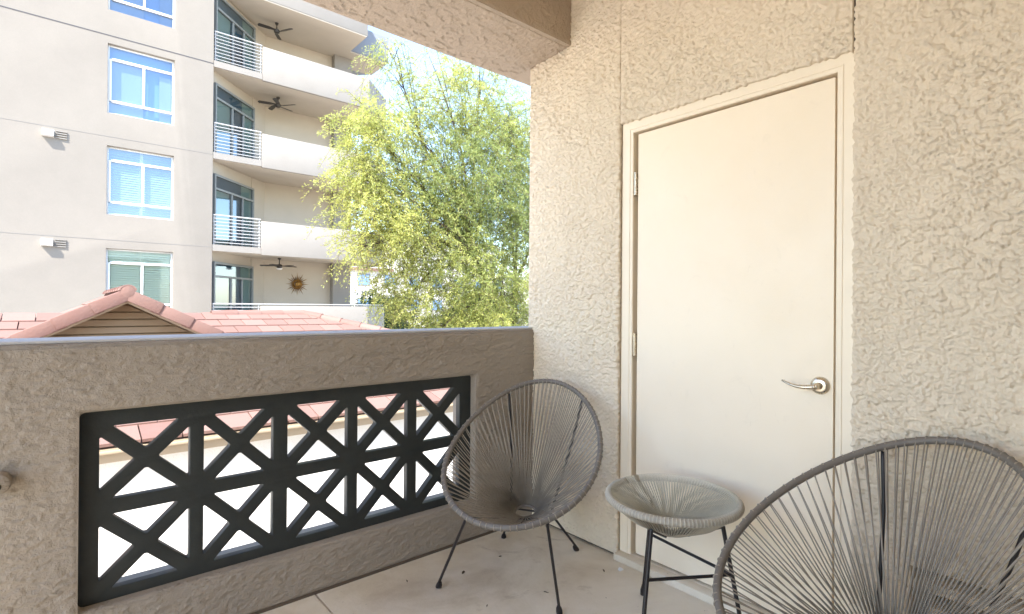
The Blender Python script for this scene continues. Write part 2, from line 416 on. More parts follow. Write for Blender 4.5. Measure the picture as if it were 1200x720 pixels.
# parapet with lattice opening
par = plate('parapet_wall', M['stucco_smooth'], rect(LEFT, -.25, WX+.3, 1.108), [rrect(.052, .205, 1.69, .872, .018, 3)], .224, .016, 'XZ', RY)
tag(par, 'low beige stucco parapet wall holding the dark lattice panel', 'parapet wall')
relief('stucco_finish', M['skin_parapet_shaded'], par, (-1.2, RY-.0005, .014), (1, 0, 0), (0, 0, 1), (0, -1, 0), 3.31, 1.080, hole=(1.250, .176, 2.892, .870), f1=40, f2=76, st=(.55, 1.5), seed=9, amp=1.0, drag=(0, -1))
pt = MB(); pt.box((LEFT, RY+.012, 1.1075), (WX+.25, OUTY-.004, 1.118)); pt.build('wall_cap', M['cap'], par, bevel=.004)
pj = MB(); pj.box((LEFT, RY-.004, 0), (WX-.002, RY+.01, .014)); pj.build('base_gap', M['joint'], par)

# wall with door and pillar end
dw = empty('stucco_wall', (WX, 1.0, 0))
tag(dw, 'tall rough beige stucco wall around the closed door', 'wall')
def P(o):   # keep world placement under the wall's empty
    o.parent = dw; o.matrix_parent_inverse = Matrix.Translation(-Vector(dw.location)); return o
P(plate('wall_panel', M['stucco'], rect(1.654, .014, 2.310, CEIL), [], .237, .002, 'YZ', WX+.003))
P(plate('wall_panel', M['stucco'], rect(.638, 2.154, 1.644, CEIL), [], .237, .002, 'YZ', WX+.003))
P(plate('wall_panel', M['stucco'], rect(BACK-.1, .014, .628, CEIL), [rect(-.14, .19, .46, .408)], .237, .002, 'YZ', WX+.003))
for nm_, y0_, z0_, W_, H_, hl, jt, sd in (('stucco_finish', 1.651, .014, .661, CEIL-.014, None, (.0028, .0012, 0, 0), 3),
                                      ('stucco_finish', .6355, 2.151, 1.010, CEIL-2.151, None, (0, 0, .0035, 0), 4),
                                      ('stucco_finish', BACK-.05, .014, .630-BACK+.05, CEIL-.014, (.53, .177, 1.13, .393), (0, .0035, 0, 0), 5)):
    relief(nm_, M['skin'], dw, (WX, y0_, z0_), (0, 1, 0), (0, 0, 1), (-1, 0, 0), W_, H_, hole=hl, jit=jt, seed=sd, amp=2.0, st=(.9, 1.05), res=.0034, f1=56, f2=104)
g = MB(); g.box((WX+.06, BACK-.1, 0), (WX+.07, .628, .19)); g.box((WX+.012, 1.655, 0), (WX+.2, 2.31, .013))
g.box((WX+.012, BACK, 0), (WX+.2, .628, .013)); g.box((WX+.02, .622, 2.152), (WX+.03, 1.656, CEIL)); P(g.build('control_joint', M['joint']))

# louvred slots low in the wall
v = empty('wall_vent', (WX+.02, .16, .3)); tag(v, 'slotted vent opening low in the stucco wall behind the right chair', 'vent')
g = MB()
for zt in (.408, .333, .258):
    zb = zt-.072
    g.add([(.0, -.30, zb+.03), (.0, -.30, zb+.0), (.10, -.30, zb+.034), (.10, -.30, zb+.044), (.0, .30, zb+.03), (.0, .30, zb+.0), (.10, .30, zb+.034), (.10, .30, zb+.044)],
          [(0, 1, 2, 3), (4, 7, 6, 5), (0, 3, 7, 4), (1, 5, 6, 2), (0, 4, 5, 1), (2, 6, 7, 3)])
for q in g.v: pass
g.v = [(x-.014, y, z-.3) for x, y, z in g.v]; g.build('louvre', M['skin'], v)
g = MB(); g.box((.10, -.31, -.14), (.12, .31, .12)); g.build('vent_back', M['slotdark'], v)

# rest of the enclosure: beam, ceiling, back wall of the flat, open left end
bmv = [(1.986, CEIL+.1), (1.986, 2.668), (2.006, 2.664), (2.46, 2.642), (2.49, 2.648), (2.49, 3.9), (2.2, 3.9), (2.2, CEIL+.1)]
g = MB(); k = len(bmv)
g.add([(LEFT, y, z) for y, z in bmv]+[(4.6, y, z) for y, z in bmv], [tuple(range(k)), tuple(range(2*k-1, k-1, -1))]+[(i, i+k, (i+1) % k+k, (i+1) % k) for i in range(k)])
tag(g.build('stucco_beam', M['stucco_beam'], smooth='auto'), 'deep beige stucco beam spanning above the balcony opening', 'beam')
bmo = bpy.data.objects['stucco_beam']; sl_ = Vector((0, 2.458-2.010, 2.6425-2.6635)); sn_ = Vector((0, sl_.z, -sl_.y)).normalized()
relief('stucco_finish', M['skin_beam_shaded'], bmo, (-.3, 2.008, 2.6640), (1, 0, 0), tuple(sl_.normalized()), tuple(sn_), 2.41, sl_.length+.012, f1=30, f2=56, seed=12, amp=1.2)
relief('stucco_finish', M['skin_beam_shaded'], bmo, (-.3, 1.9865, 2.672), (1, 0, 0), (0, 0, 1), (0, -1, 0), 2.41, .345, f1=30, f2=56, seed=13, amp=1.0)
g = MB(); g.box((LEFT, BACK-.1, CEIL), (WX+.3, 2.2, CEIL+.2)); struct(g.build('ceiling', M['stucco']))
# outside continuation of the building beside the pillar (return of the wall)
g = MB(); g.box((WX+.24, 2.0, -3.3), (4.6, 2.30, 3.9)); tag(g.build('outer_wall', M['stucco']), 'stucco outer wall of the building beyond the pillar end', 'wall')
# flat behind the camera, unseen; wide opening and room added to darken the parapet
g = plate('rear_wall', M['stucco'], rect(LEFT-.0, 0, WX, CEIL), [rect(-2.0, .05, 1.1, 2.3)], .1, .004, 'XZ', BACK-.1)
tag(g, 'stucco wall of the flat behind the balcony with a wide opening added to dim the parapet', 'wall')

rm = MB()
for lo, hi in (((LEFT, -4.6, -.2), (LEFT+.1, BACK-.1, CEIL)), ((WX+.1, -4.6, -.2), (WX+.2, BACK-.1, CEIL)), ((LEFT, -4.7, -.2), (WX+.2, -4.6, CEIL)), ((LEFT, -4.7, CEIL), (WX+.2, BACK-.1, CEIL+.2)), ((LEFT+.1, -4.6, -.25), (WX+.1, BACK-.1, -.02))): rm.box(lo, hi)
struct(rm.build('unseen_room_shell', M['curtain']))  # unseen box added to close off light behind the opening

# ================================================================== door
d = empty('door', (WX, 1.12, 0)); tag(d, 'closed cream painted utility door with lever handle in the stucco wall', 'door')
def D(o): o.parent = d; o.matrix_parent_inverse = Matrix.Translation(-Vector(d.location)); return o
fx = 2.126; lx = 2.1405
# frame: face band, stop and reveal, built as one profile swept round the opening
def sweep(prof, y0, y1, z1, name, mat):
    # prof: (inset from outer edge towards the leaf, x)
    g = MB(); k = len(prof); rows = []
    for i in range(4):
        row = []
        for (s_, x) in prof:
            if i == 0: row.append((x, y1-s_, 0.0))
            elif i == 1: row.append((x, y1-s_, z1-s_))
            elif i == 2: row.append((x, y0+s_, z1-s_))
            else: row.append((x, y0+s_, 0.0))
        rows.append(row)
    vs = [p for r_ in rows for p in r_]
    g.add(vs, [(i*k+j, i*k+j+1, (i+1)*k+j+1, (i+1)*k+j) for i in range(3) for j in range(k-1)])
    return D(g.build(name, mat, smooth='auto'))
Y1, Y0, ZT = 1.646, .622, 2.162
sweep([(0, WX+.13), (0, fx+.004), (.003, fx), (.044, fx), (.0455, fx-.003), (.049, fx-.003), (.051, fx), (.063, fx+.001), (.066, fx+.004), (.066, lx+.055)], Y0, Y1, ZT, 'frame', M['frame_paint'])
leaf = plate('door_leaf', M['door'], rect(.6985, .044, 1.561, 2.086), [], .045, .002, 'YZ', lx); D(leaf)
g = MB(); g.box((lx+.048, .64, 0), (lx+.052, 1.64, 2.15)); D(g.build('door_gap', M['joint']))
g = MB(); g.box((2.075, .632, 0), (lx-.004, 1.644, .034)); g.box((2.13, .66, .0), (2.2, 1.6, .036)); D(g.build('threshold', M['floor'], bevel=.004))
def G(o): o.parent = leaf; return o
for hz in (1.845, 1.060, .27):
    g = MB(); g.tube([(lx-.006, 1.571, hz-.05), (lx-.006, 1.571, hz+.05)], .0065, 10)
    g.box((lx+.0005, 1.562, hz-.05), (lx+.003, 1.581, hz+.05))
    for q in (-.018, .018): g.tube([(lx-.006, 1.571, hz+q-.0012), (lx-.006, 1.571, hz+q+.0012)], .0070, 10)
    g.tube([(lx-.006, 1.571, hz-.055), (lx-.006, 1.571, hz-.05)], .008, 10); g.tube([(lx-.006, 1.571, hz+.05), (lx-.006, 1.571, hz+.055)], .008, 10)
    G(g.build('hinge', M['nickel'], smooth='auto'))
hz, hy = .957, .741
hd = MB()
hd.lathe([(0, -.004), (.020, -.004), (.027, -.002), (.0315, .004), (.033, .010), (.033, .0135)], (lx-.0135, hy, hz), 'X', 40)
rose = G(hd.build('handle', M['nickel'], smooth=True))
hd = MB(); hd.lathe([(0, -.05), (.009, -.05), (.0115, -.047), (.012, -.02), (.014, 0)], (lx-.012, hy, hz), 'X', 24)
pts = []; rad = []
for i in range(13):
    t = i/12; pts.append((lx-.055-.006*math.sin(t*3), hy+.118*t-.004, hz+.001-.010*math.sin(t*2.6)+.016*t*t)); rad.append(.0098*(1-.62*t))
hd.tube(pts, rad, 10)
o = hd.build('lever', M['nickel'], smooth=True); o.parent = rose
hd = MB(); hd.lathe([(0, -.003), (.005, -.003), (.006, 0)], (lx-.0655, hy, hz), 'X', 16); o = hd.build('lock_button', M['nickel'], smooth=True); o.parent = rose

# ================================================================== lattice panel
X0, X1, Z0, Z1 = .050, 1.692, .195, .874
cells_x = [(.108, .378), (.426, .678), (.737, .999), (1.049, 1.306), (1.359, 1.618)]
cells_z = [(.243, .503), (.556, .812)]
holes = []
def tri_hole(p, d, r=.008):
    # inset triangle with rounded corners
    c = sum((Vector(q) for q in p), Vector((0, 0)))/3
    out = []
    k = len(p)
    for i in range(k):
        A, B, C = Vector(p[i-1]), Vector(p[i]), Vector(p[(i+1) % k])
        u = (A-B).normalized(); w_ = (C-B).normalized()
        for j in range(4):
            t = j/3; out.append(tuple(B+u*r*(1-t)**1.4+w_*r*t**1.4))
    return out
hw = .0238
for x0, x1 in cells_x:
    for z0, z1 in cells_z:
        cx, cz = (x0+x1)/2, (z0+z1)/2; wx, wz = (x1-x0)/2, (z1-z0)/2
        L_ = math.hypot(wx, wz); ox = hw*L_/wz; oz = hw*L_/wx     # offsets of the diagonal's edge along x and z
        holes.append(tri_hole([(x0+ox, z1), (cx, cz+oz), (x1-ox, z1)], 0))
        holes.append(tri_hole([(x0+ox, z0), (x1-ox, z0), (cx, cz-oz)], 0))
        holes.append(tri_hole([(x0, z0+oz), (cx-ox, cz), (x0, z1-oz)], 0))
        holes.append(tri_hole([(x1, z0+oz), (x1, z1-oz), (cx+ox, cz)], 0))
lat = plate('lattice_panel', M['grille'], rect(X0-.02, Z0-.02, X1+.02, Z1+.02), holes, .036, .004, 'XZ', 2.312)
tag(lat, 'dark lattice panel of crossed bars set in the parapet opening', 'lattice panel')

# small round cover at the far left of the parapet
kn = empty('pipe_cap', (-.142, RY, .688)); tag(kn, 'small round beige cap on the parapet at the left edge', 'pipe cap')
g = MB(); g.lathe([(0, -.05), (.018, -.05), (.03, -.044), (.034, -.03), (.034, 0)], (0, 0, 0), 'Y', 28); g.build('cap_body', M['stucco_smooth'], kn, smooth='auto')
g = MB(); g.lathe([(0, -.0535), (.010, -.053), (.013, -.049)], (0, 0, -.006), 'Y', 16); g.build('cap_plug', M['fan'], kn, smooth=True)

# ================================================================== chairs
A_, B_, K_, TI, ZC, BE = .34, .464, -.117, .512, .615, .005
def hp(deg, ex=0, n_off=0):
    t = R(deg); s_ = (B_+ex)*math.sin(t); ww = (A_+ex)*math.cos(t)*(1+K_*math.sin(t))
    p = Vector((-s_*math.cos(TI), ww, ZC+s_*math.sin(TI)+BE*math.sin(t)**2))
    return p + Vector((math.sin(TI), 0, math.cos(TI)))*n_off
RING = Vector((-.125, -.035, .252)); RR = .052
def ringpt(deg, dz=0):
    t = R(deg); return RING+Vector((-RR*math.sin(t), RR*math.cos(t), dz+.012*math.sin(t)))
def bez(p, n=14):
    # Catmull-Rom through p
    p = [Vector(q) for q in p]; p = [2*p[0]-p[1]]+p+[2*p[-1]-p[-2]]; out = []
    for i in range(1, len(p)-2):
        for j in range(n):
            t = j/n; a_, b_, c_, d_ = p[i-1:i+3]
            out.append(.5*((2*b_)+(c_-a_)*t+(2*a_-5*b_+4*c_-d_)*t*t+(3*b_-a_-3*c_+d_)*t**3))
    out.append(p[-2]); return out
def make_chair(label):
    root = empty('string_chair'); tag(root, label, 'chair', 'grey string chairs on the balcony')
    g = MB(); g.tube([hp(i*3) for i in range(120)], .0118, 12, closed=True); g.build('hoop', M['hoop'], root, smooth=True)
    # woven cords
    NW = 80; g = MB(); rr = random.Random(3)
    for i in range(NW):
        dg_ = i*360/NW + rr.uniform(-.5, .5)
        c = hp(dg_); out = (hp(dg_, .05)-c).normalized(); nn = Vector((math.sin(TI), 0, math.cos(TI)))
        inn = (RING-c).normalized()
        wrap = []
        for j in range(9):                      # loop over the outside of the hoop
            an = R(90-j*22.5*1.0)
            wrap.append(c+out*math.cos(an)*.0126+nn*math.sin(an)*.0126)
        r1 = ringpt(dg_-1.2, .010); r2 = ringpt(dg_+3.6, -.006)
        mid1 = (wrap[0]+r1)/2+Vector((0, 0, -.004-.004*rr.random())); mid2 = (wrap[-1]+r2)/2+Vector((0, 0, -.010-.006*rr.random()))
        g.tube([r1, mid1]+wrap+[mid2, r2], [.0021, .0024]+[.0021]*9+[.0024, .0021], 5, t=rr.random())
    g.build('woven_seat', M['cord'], root, smooth=True)
    g = MB(); g.tube([ringpt(i*15) for i in range(24)], .0075, 8, closed=True); g.build('seat_ring', M['hoop'], root, smooth=True)
    for sgn, top in ((1, 48), (-1, 128)):
        fb = 301 if sgn > 0 else 248
        g = MB(); g.tube(bez([hp(top, -.006, -.012), hp(top, -.02, -.04)*.55+Vector((-.23, .12*sgn-.02, .30))*.45, (-.19, .105*sgn-.03, .236), (-.02, .13*sgn-.03, .245), hp(fb, -.006, -.016)]), .0062, 8)
        g.build('support_rod', M['rod'], root, smooth=True)
    feet = [((.194, -.339), 248, 0), ((.217, .214), 301, 0), ((-.355, .173), None, 1), ((-.374, -.23), None, -1)]
    for (x, y), td, sg in feet:
        top = hp(td, -.01, -.02) if td else Vector((-.19, .105*sg-.03, .236))
        ft = Vector((x, y, .012)); g = MB(); g.tube([ft, ft.lerp(top, .5), top], .0062, 8)
        leg = g.build('leg', M['rod'], root, smooth='auto')
        dr = (top-ft).normalized(); g = MB(); b0 = Vector((x, y, .0))
        g.tube([b0, b0+dr*.012, b0+dr*.026, b0+dr*.036], [.0125, .0135, .0115, .007], 12); g.build('foot_cap', M['rod'], leg, smooth='auto')
    g = MB(); g.tube([Vector((-.19, .075, .236)), Vector((-.19, -.135, .236))], .005, 8); g.build('cross_bar', M['rod'], root, smooth=True)
    return root
def copy_tree(o, parent=None):
    c = o.copy(); COL.objects.link(c); c.parent = parent
    for ch in list(o.children): copy_tree(ch, c)
    return c
ch1 = make_chair('grey string chair in the corner between the lattice parapet and the pillar')
ch2 = copy_tree(ch1); ch2['label'] = 'large near grey string chair in the right foreground, in front of the slotted vent'
ch1.location = (1.62, 1.79, 0); ch1.rotation_euler = (0, 0, R(211.3))
ch2.location = (1.65, .437, 0); ch2.rotation_euler = (0, 0, R(161.5))

# ================================================================== side table
tb = empty('side_table', (1.78, 1.13, 0)); tag(tb, 'small round glass topped string side table between the two chairs', 'side table')
TR, TZ = .238, .515
g = MB(); g.tube([(TR*math.cos(R(i*4)), TR*math.sin(R(i*4)), TZ) for i in range(90)], .0135, 12, closed=True); g.build('rim', M['thoop'], tb, smooth=True)
g = MB(); NW = 120; br, bz = .055, .395
for i in range(NW):
    t = 2*math.pi*i/NW; cs, sn = math.cos(t), math.sin(t)
    pts = [(br*math.cos(t+.03), br*math.sin(t+.03), bz+.006)]
    for j in range(9):
        an = R(100-j*25); pts.append(((TR+.0134*math.cos(an))*cs, (TR+.0134*math.cos(an))*sn, TZ+.0134*math.sin(an)))
    pts.append(((.17)*math.cos(t-.02), (.17)*math.sin(t-.02), TZ-.068)); pts.append((br*math.cos(t-.04), br*math.sin(t-.04), bz-.006))
    g.tube(pts, .0021, 5, t=random.random())
g.build('woven_basket', M['tcord'], tb, smooth=True)
g = MB(); g.tube([(br*math.cos(R(i*15)), br*math.sin(R(i*15)), bz) for i in range(24)], .007, 8, closed=True); g.build('basket_ring', M['thoop'], tb, smooth=True)
g = MB(); g.lathe([(0, TZ+.0215), (.2285, TZ+.0215), (.2315, TZ+.0195), (.2315, TZ+.0165), (.2285, TZ+.0145), (0, TZ+.0145)], (0, 0, 0), 'Z', 72); g.build('glass_top', M['glass'], tb, smooth='auto')
angs = [58, 190, -76]; low = {}
for an in angs:
    cs, sn = math.cos(R(an)), math.sin(R(an))
    top = Vector((.185*cs, .185*sn, TZ-.062)); ft = Vector((.272*cs, .272*sn, .006))
    low[an] = top.lerp(ft, .37)
    g = MB(); g.tube([ft, top], .0078, 10); leg = g.build('leg', M['rod'], tb, smooth='auto')
    g = MB(); g.tube([(ft.x, ft.y, 0), (ft.x, ft.y, .02), tuple(ft+(top-ft)*.09)], [.0125, .0125, .009], 12); g.build('foot_cap', M['rod'], leg, smooth='auto')
g = MB()
for a1, a2, z in ((190, -76, 0), (58, -76, 0)):
    g.tube([low[a1], low[a2]], .006, 8)
g.tube([low[190], low[58]], .006, 8)
for an in angs:
    cs, sn = math.cos(R(an)), math.sin(R(an)); g.tube([(.185*cs, .185*sn, TZ-.064), (.06*cs, .06*sn, bz-.008)], .005, 8)
g.build('brace', M['rod'], tb, smooth='auto')

# ================================================================== low tiled house
hs = empty('tiled_house', (2, 8, -3.3)); tag(hs, 'low house with pink clay tile roof and small gable just beyond the parapet', 'house')
def H(o, p=None):
    o.parent = p or hs
    if not p: o.matrix_parent_inverse = Matrix.Translation(-Vector(hs.location))
    return o
EY, EZ, RDY, RDZ, HX = 6.0, -.05, 9.75, 1.07, 3.35
SL = (RDZ-EZ)/(RDY-EY)
g = MB(); g.box((-10, 6.10, -3.3), (7.0, 13.0, -.202)); H(g.build('wall', M['housewall']))
g = MB(); g.box((-10.3, EY-.02, EZ-.15), (7.4, EY+.03, EZ-.02)); g.box((-10.3, EY+.03, EZ-.15), (7.38, 6.10, EZ-.13)); g.box((-10.3, EY-.075, EZ-.06), (7.42, EY-.02, EZ-.035)); H(g.build('fascia', M['fascia'], bevel=.004))
g = MB(); rr = random.Random(5)
ang = math.atan(SL); ncourse = 12; L = math.hypot(RDY-EY, RDZ-EZ); dc = L/ncourse
g.add([(-10.3, EY, EZ-.03), (HX+3.9, EY, EZ-.03), (HX, RDY, RDZ-.03), (-10.3, RDY, RDZ-.03)], [(0, 1, 2, 3)])
g.add([(HX+3.9, EY, EZ-.03), (HX+3.9, 13.5, EZ-.03), (HX, RDY, RDZ-.03)], [(0, 1, 2)])
g.add([(-10.3, 13.5, EZ-.03), (HX+3.9, 13.5, EZ-.03), (HX, RDY, RDZ-.03), (-10.3, RDY, RDZ-.03)], [(0, 3, 2, 1)])
for i in range(ncourse):
    y = EY+dc*i*math.cos(ang); z = EZ+dc*i*math.sin(ang); xr = HX+3.9*(1-(i+.5)/ncourse)-.02
    x = -10.3+(i % 2)*.16
    while x < xr:
        x2 = min(x+.325, xr)
        mt = Matrix.Translation((x, y-.03, z+.0)) @ Matrix.Rotation(ang-R(2.6)+rr.uniform(-.006, .006), 4, 'X')
        g.box((.004, 0, 0), (x2-x-.004, dc+.07, .032), mt, rr.random()); x += .33
H(g.build('roof', M['tile']))
# hip slope facing right
g = MB()
def barrel(g, p0, p1, r0=.095, step=.36):
    p0, p1 = Vector(p0), Vector(p1); Ln = (p1-p0).length; n = max(1, int(Ln/step)); dr = (p1-p0)/n
    for i in range(n):
        a0 = p0+dr*i; b0 = p0+dr*(i+1.06); t = rr.random()
        dn = dr.normalized(); side = dn.cross(Vector((0, 0, 1))).normalized(); up = side.cross(dn)
        vs = []; m_ = 9
        for (c0, rd) in ((a0, r0*1.08), (b0, r0*.90)):
            for j in range(m_):
                an = math.pi*j/(m_-1); vs.append(c0+side*math.cos(an)*rd+up*(math.sin(an)*rd*.8-.02))
            for j in range(m_-1, -1, -1):
                an = math.pi*j/(m_-1); vs.append(c0+side*math.cos(an)*(rd-.016)+up*(math.sin(an)*(rd-.016)*.8-.02))
        k = 2*m_
        fs = [(j, (j+1) % k, (j+1) % k+k, j+k) for j in range(k)]
        for j in range(m_-1):
            fs.append((j, k-1-j, k-2-j, j+1)); fs.append((k+j, k+j+1, 2*k-2-j, 2*k-1-j))
        g.add(vs, fs, t)
for p0_, p1_ in (((HX+3.9, EY, EZ+.03), (HX, RDY, RDZ+.03)), ((HX, RDY, RDZ+.02), (1.9, RDY, RDZ+.02)), ((HX+3.9, 13.5, EZ+.03), (HX, RDY, RDZ+.03)), ((-.9, RDY, RDZ+.02), (-10.3, RDY, RDZ+.02))):
    g = MB(); barrel(g, p0_, p1_); H(g.build('ridge_tiles', M['tile'], smooth='auto'))
# dormer gable
PX, PZ, GY, GS, GW = .61, 1.375, 8.0, .535, 1.62
ga = empty('dormer_gable'); H(ga); ga.matrix_parent_inverse = Matrix.Identity(4); ga.location = Vector((PX, GY, 0))-Vector(hs.location)
def GG(o): o.parent = ga; return o
g = MB()
n = 9
for i in range(n):
    z0 = PZ-.16-(i+1)*.088; z1 = z0+.088; w0 = (PZ-.14-z0)/GS; w1 = max((PZ-.14-z1)/GS, .001)
    w0 = min(w0, GW); w1 = min(w1, GW)
    wm = w0-(w0-w1)*.2; g.add([(-wm, -.035, z0+.018), (wm, -.035, z0+.018), (w1, -.012, z1), (-w1, -.012, z1), (-wm, .02, z0+.018), (wm, .02, z0+.018), (-w1, .02, z1), (w1, .02, z1)], [(0, 1, 2, 3), (0, 4, 5, 1), (3, 2, 7, 6)])
g.add([(-GW, .025, PZ-.16-n*.088), (GW, .025, PZ-.16-n*.088), (0, .025, PZ-.12)], [(0, 1, 2)])
GG(g.build('siding', M['siding']))
g = MB()
for sg in (-1, 1):
    e = (sg*GW, PZ-GS*GW)
    g.add([(0, -.30, PZ-.02), (e[0], -.30, e[1]-.02), (e[0], -.30, e[1]-.13), (0, -.30, PZ-.13), (0, -.26, PZ-.02), (e[0], -.26, e[1]-.02), (e[0], -.26, e[1]-.13), (0, -.26, PZ-.13)],
          [(0, 1, 2, 3), (4, 7, 6, 5), (0, 4, 5, 1), (3, 2, 6, 7), (1, 5, 6, 2)])
    g.add([(0, -.26, PZ-.045), (e[0], -.26, e[1]-.045), (e[0], .0, e[1]-.045), (0, .0, PZ-.045)], [(0, 1, 2, 3)])
GG(g.build('bargeboard', M['fascia']))
g = MB()
for sg in (-1, 1):
    nt_ = 5; stp = GW*math.hypot(1, GS)/nt_
    for i in range(nt_):
        mt = Matrix.Translation((sg*GW*(1-i/nt_), 0, PZ-GS*GW*(1-i/nt_))) @ Matrix.Rotation(sg*(math.atan(GS)-R(3)), 4, 'Y')
        y = -.24
        while y < 3.2:
            lo, hi = ((-stp-.04, y, 0), (0.0, y+.32, .03)) if sg > 0 else ((0, y, 0), (stp+.04, y+.32, .03))
            g.box(lo, hi, mt, rr.random()); y += .325
GG(g.build('dormer_tiles', M['tile']))
g = MB()
for sg in (-1, 1):     # L shaped rake tiles along the front edge
    nt_ = 5; stp = GW*math.hypot(1, GS)/nt_
    for i in range(nt_):
        tt = rr.random()
        mt = Matrix.Translation((sg*GW*(1-i/nt_), 0, PZ-GS*GW*(1-i/nt_))) @ Matrix.Rotation(sg*(math.atan(GS)-R(1.6)), 4, 'Y') @ Matrix.Rotation(-sg*R(1.8), 4, 'Z')
        for lo, hi in (((-.03, -.335-.004*i, -.085), (stp+.06, -.3, .052)), ((-.03, -.31, .030), (stp+.06, -.16, .054))):
            if sg > 0: lo, hi = (-hi[0], lo[1], lo[2]), (-lo[0], hi[1], hi[2])
            g.box(lo, hi, mt, tt)
GG(g.build('rake_tiles', M['tile'], bevel=.006))
g = MB(); barrel(g, (0, -.345, PZ+.04), (0, 3.1, PZ+.04), .082, .38); g.lathe([(0, -.346), (.06, -.344), (.074, -.34), (.078, -.25)], (0, 0, PZ+.008), 'Y', 20); g.add([(x_, y_, z_) for y_ in (-.338, -.25) for x_, z_ in ((0, PZ+.03), (-.16, PZ-.05), (-.16, PZ-.165), (0, PZ-.085), (.16, PZ-.165), (.16, PZ-.05))], [(0, 1, 2, 3), (0, 3, 4, 5), (6, 9, 8, 7), (6, 11, 10, 9), (3, 2, 8, 9), (4, 3, 9, 10), (0, 6, 7, 1), (0, 5, 11, 6)]); GG(g.build('dormer_ridge', M['tile'], smooth='auto'))

# ================================================================== apartment building
ap = empty('apartment_building', (3.87, 20, -3.3)); tag(ap, 'tall pale stucco apartment building with stacked balconies across the way', 'building')
def B(o, p=None):
    if p: o.parent = p; return o
    o.parent = ap; o.matrix_parent_inverse = Matrix.Translation(-Vector(ap.location)); return o
TOPS = [10.38, 7.30, 4.20, 1.20]
wz = [(10.10, 12.18), (6.99, 9.08), (3.93, 6.0), (.82, 2.90)]
wall = B(plate('wall', M['facade'], rect(-14, -3.3, 3.87, 16), [rect(1.05, a0, 2.76, b0) for a0, b0 in wz], .30, .01, 'XZ', 20.0))
g = MB(); g.box((-14, 20.3, -3.3), (3.80, 34, 16)); B(g.build('wall', M['facade'])); g = MB(); g.box((6.2, 22.62, -3.3), (9.70, 34, 12.1)); B(g.build('wall', M['facade_soffit']))
g = MB(); g.box((-14, 19.992, 9.305), (3.862, 20.004, 9.33)); B(g.build('facade_joint', M['facade_joint']))
g = MB()
for z in (6.27, 3.16): g.box((-14, 19.995, z-.006), (3.86, 20.003, z+.006))
B(g.build('facade_joint', M['facade_line']))
for i, (z0, z1) in enumerate(wz):
    x0, x1 = 1.05, 2.76; h_ = z1-z0; y = 20.13
    g = MB(); zb, zt = z0+.19*h_, z0+.80*h_; xm = x0+.53*(x1-x0)
    for lo, hi in (((x0, y, z0), (x0+.045, y+.07, z1)), ((x1-.045, y, z0), (x1, y+.07, z1)), ((x0+.045, y, z0), (x1-.045, y+.07, z0+.045)), ((x0+.045, y, z1-.045), (x1-.045, y+.07, z1)),
                   ((x0+.10, y-.02, zb-.035), (x1-.02, y+.06, zb+.035)), ((x0+.10, y-.02, zt-.035), (x1-.02, y+.06, zt+.035)), ((xm-.03, y-.018, zb+.035), (xm+.03, y+.06, zt-.035)), ((x0+.045, y-.02, zb+.0), (x0+.10, y+.06, zt))):
        g.box(lo, hi)
    f = B(g.build('window', M['white_frame'], bevel=.004))
    g = MB(); g.add([(x0, y+.03, z0), (x1, y+.03, z0), (x1, y+.03, z1), (x0, y+.03, z1)], [(0, 1, 2, 3)]); g.build('pane', M['pane'] if i < 3 else M['paneclear'], f)
    f2 = f.children[0]; f2.matrix_parent_inverse = Matrix.Identity(4)
    g = MB()
    if i < 2: g.box((x0+.06, y+.10, z0+.05), (xm, y+.11, zt)); g.box((xm+.42, y+.10, z0+.05), (x1-.06, y+.11, zt-.15))
    else:
        z = z0+.05
        while z < z1-.05:
            mt = Matrix.Translation((x0+.05, y+.10, z)) @ Matrix.Rotation(R(66), 4, 'X')
            for q0, q1 in ((0, .78), (.86, 1.6)): g.box((q0, 0, 0), (q1, .062, .006), mt)
            z += .072
    g.build('blind', M['curtain2'] if i < 2 else M['blind2'] if i == 2 else M['blind'], f)
    g = MB(); g.box((x0-.1, y+.158, z0-.1), (x1+.1, y+.17, z1+.1)); g.build('room', M['roomblue'] if i < 2 else M['blind'], f)
g = None
for z in (6.06, 2.95):
    g = MB(); g.add([(-.42, 19.84, z+.03), (-.16, 19.84, z+.03), (-.16, 20.0, z+.12), (-.42, 20.0, z+.12), (-.42, 19.84, z-.07), (-.16, 19.84, z-.07), (-.16, 20.0, z-.09), (-.42, 20.0, z-.09)],
                    [(0, 1, 2, 3), (0, 4, 5, 1), (0, 3, 7, 4), (1, 5, 6, 2), (4, 7, 6, 5)]); hood = B(g.build('exhaust_hood', M['white_frame']))
    g = MB()
    for q in range(4): g.box((-.12, 19.96, z-.10+q*.065), (.13, 20.002, z-.075+q*.065))
    g.build('grille_slats', M['facade_white'], hood)
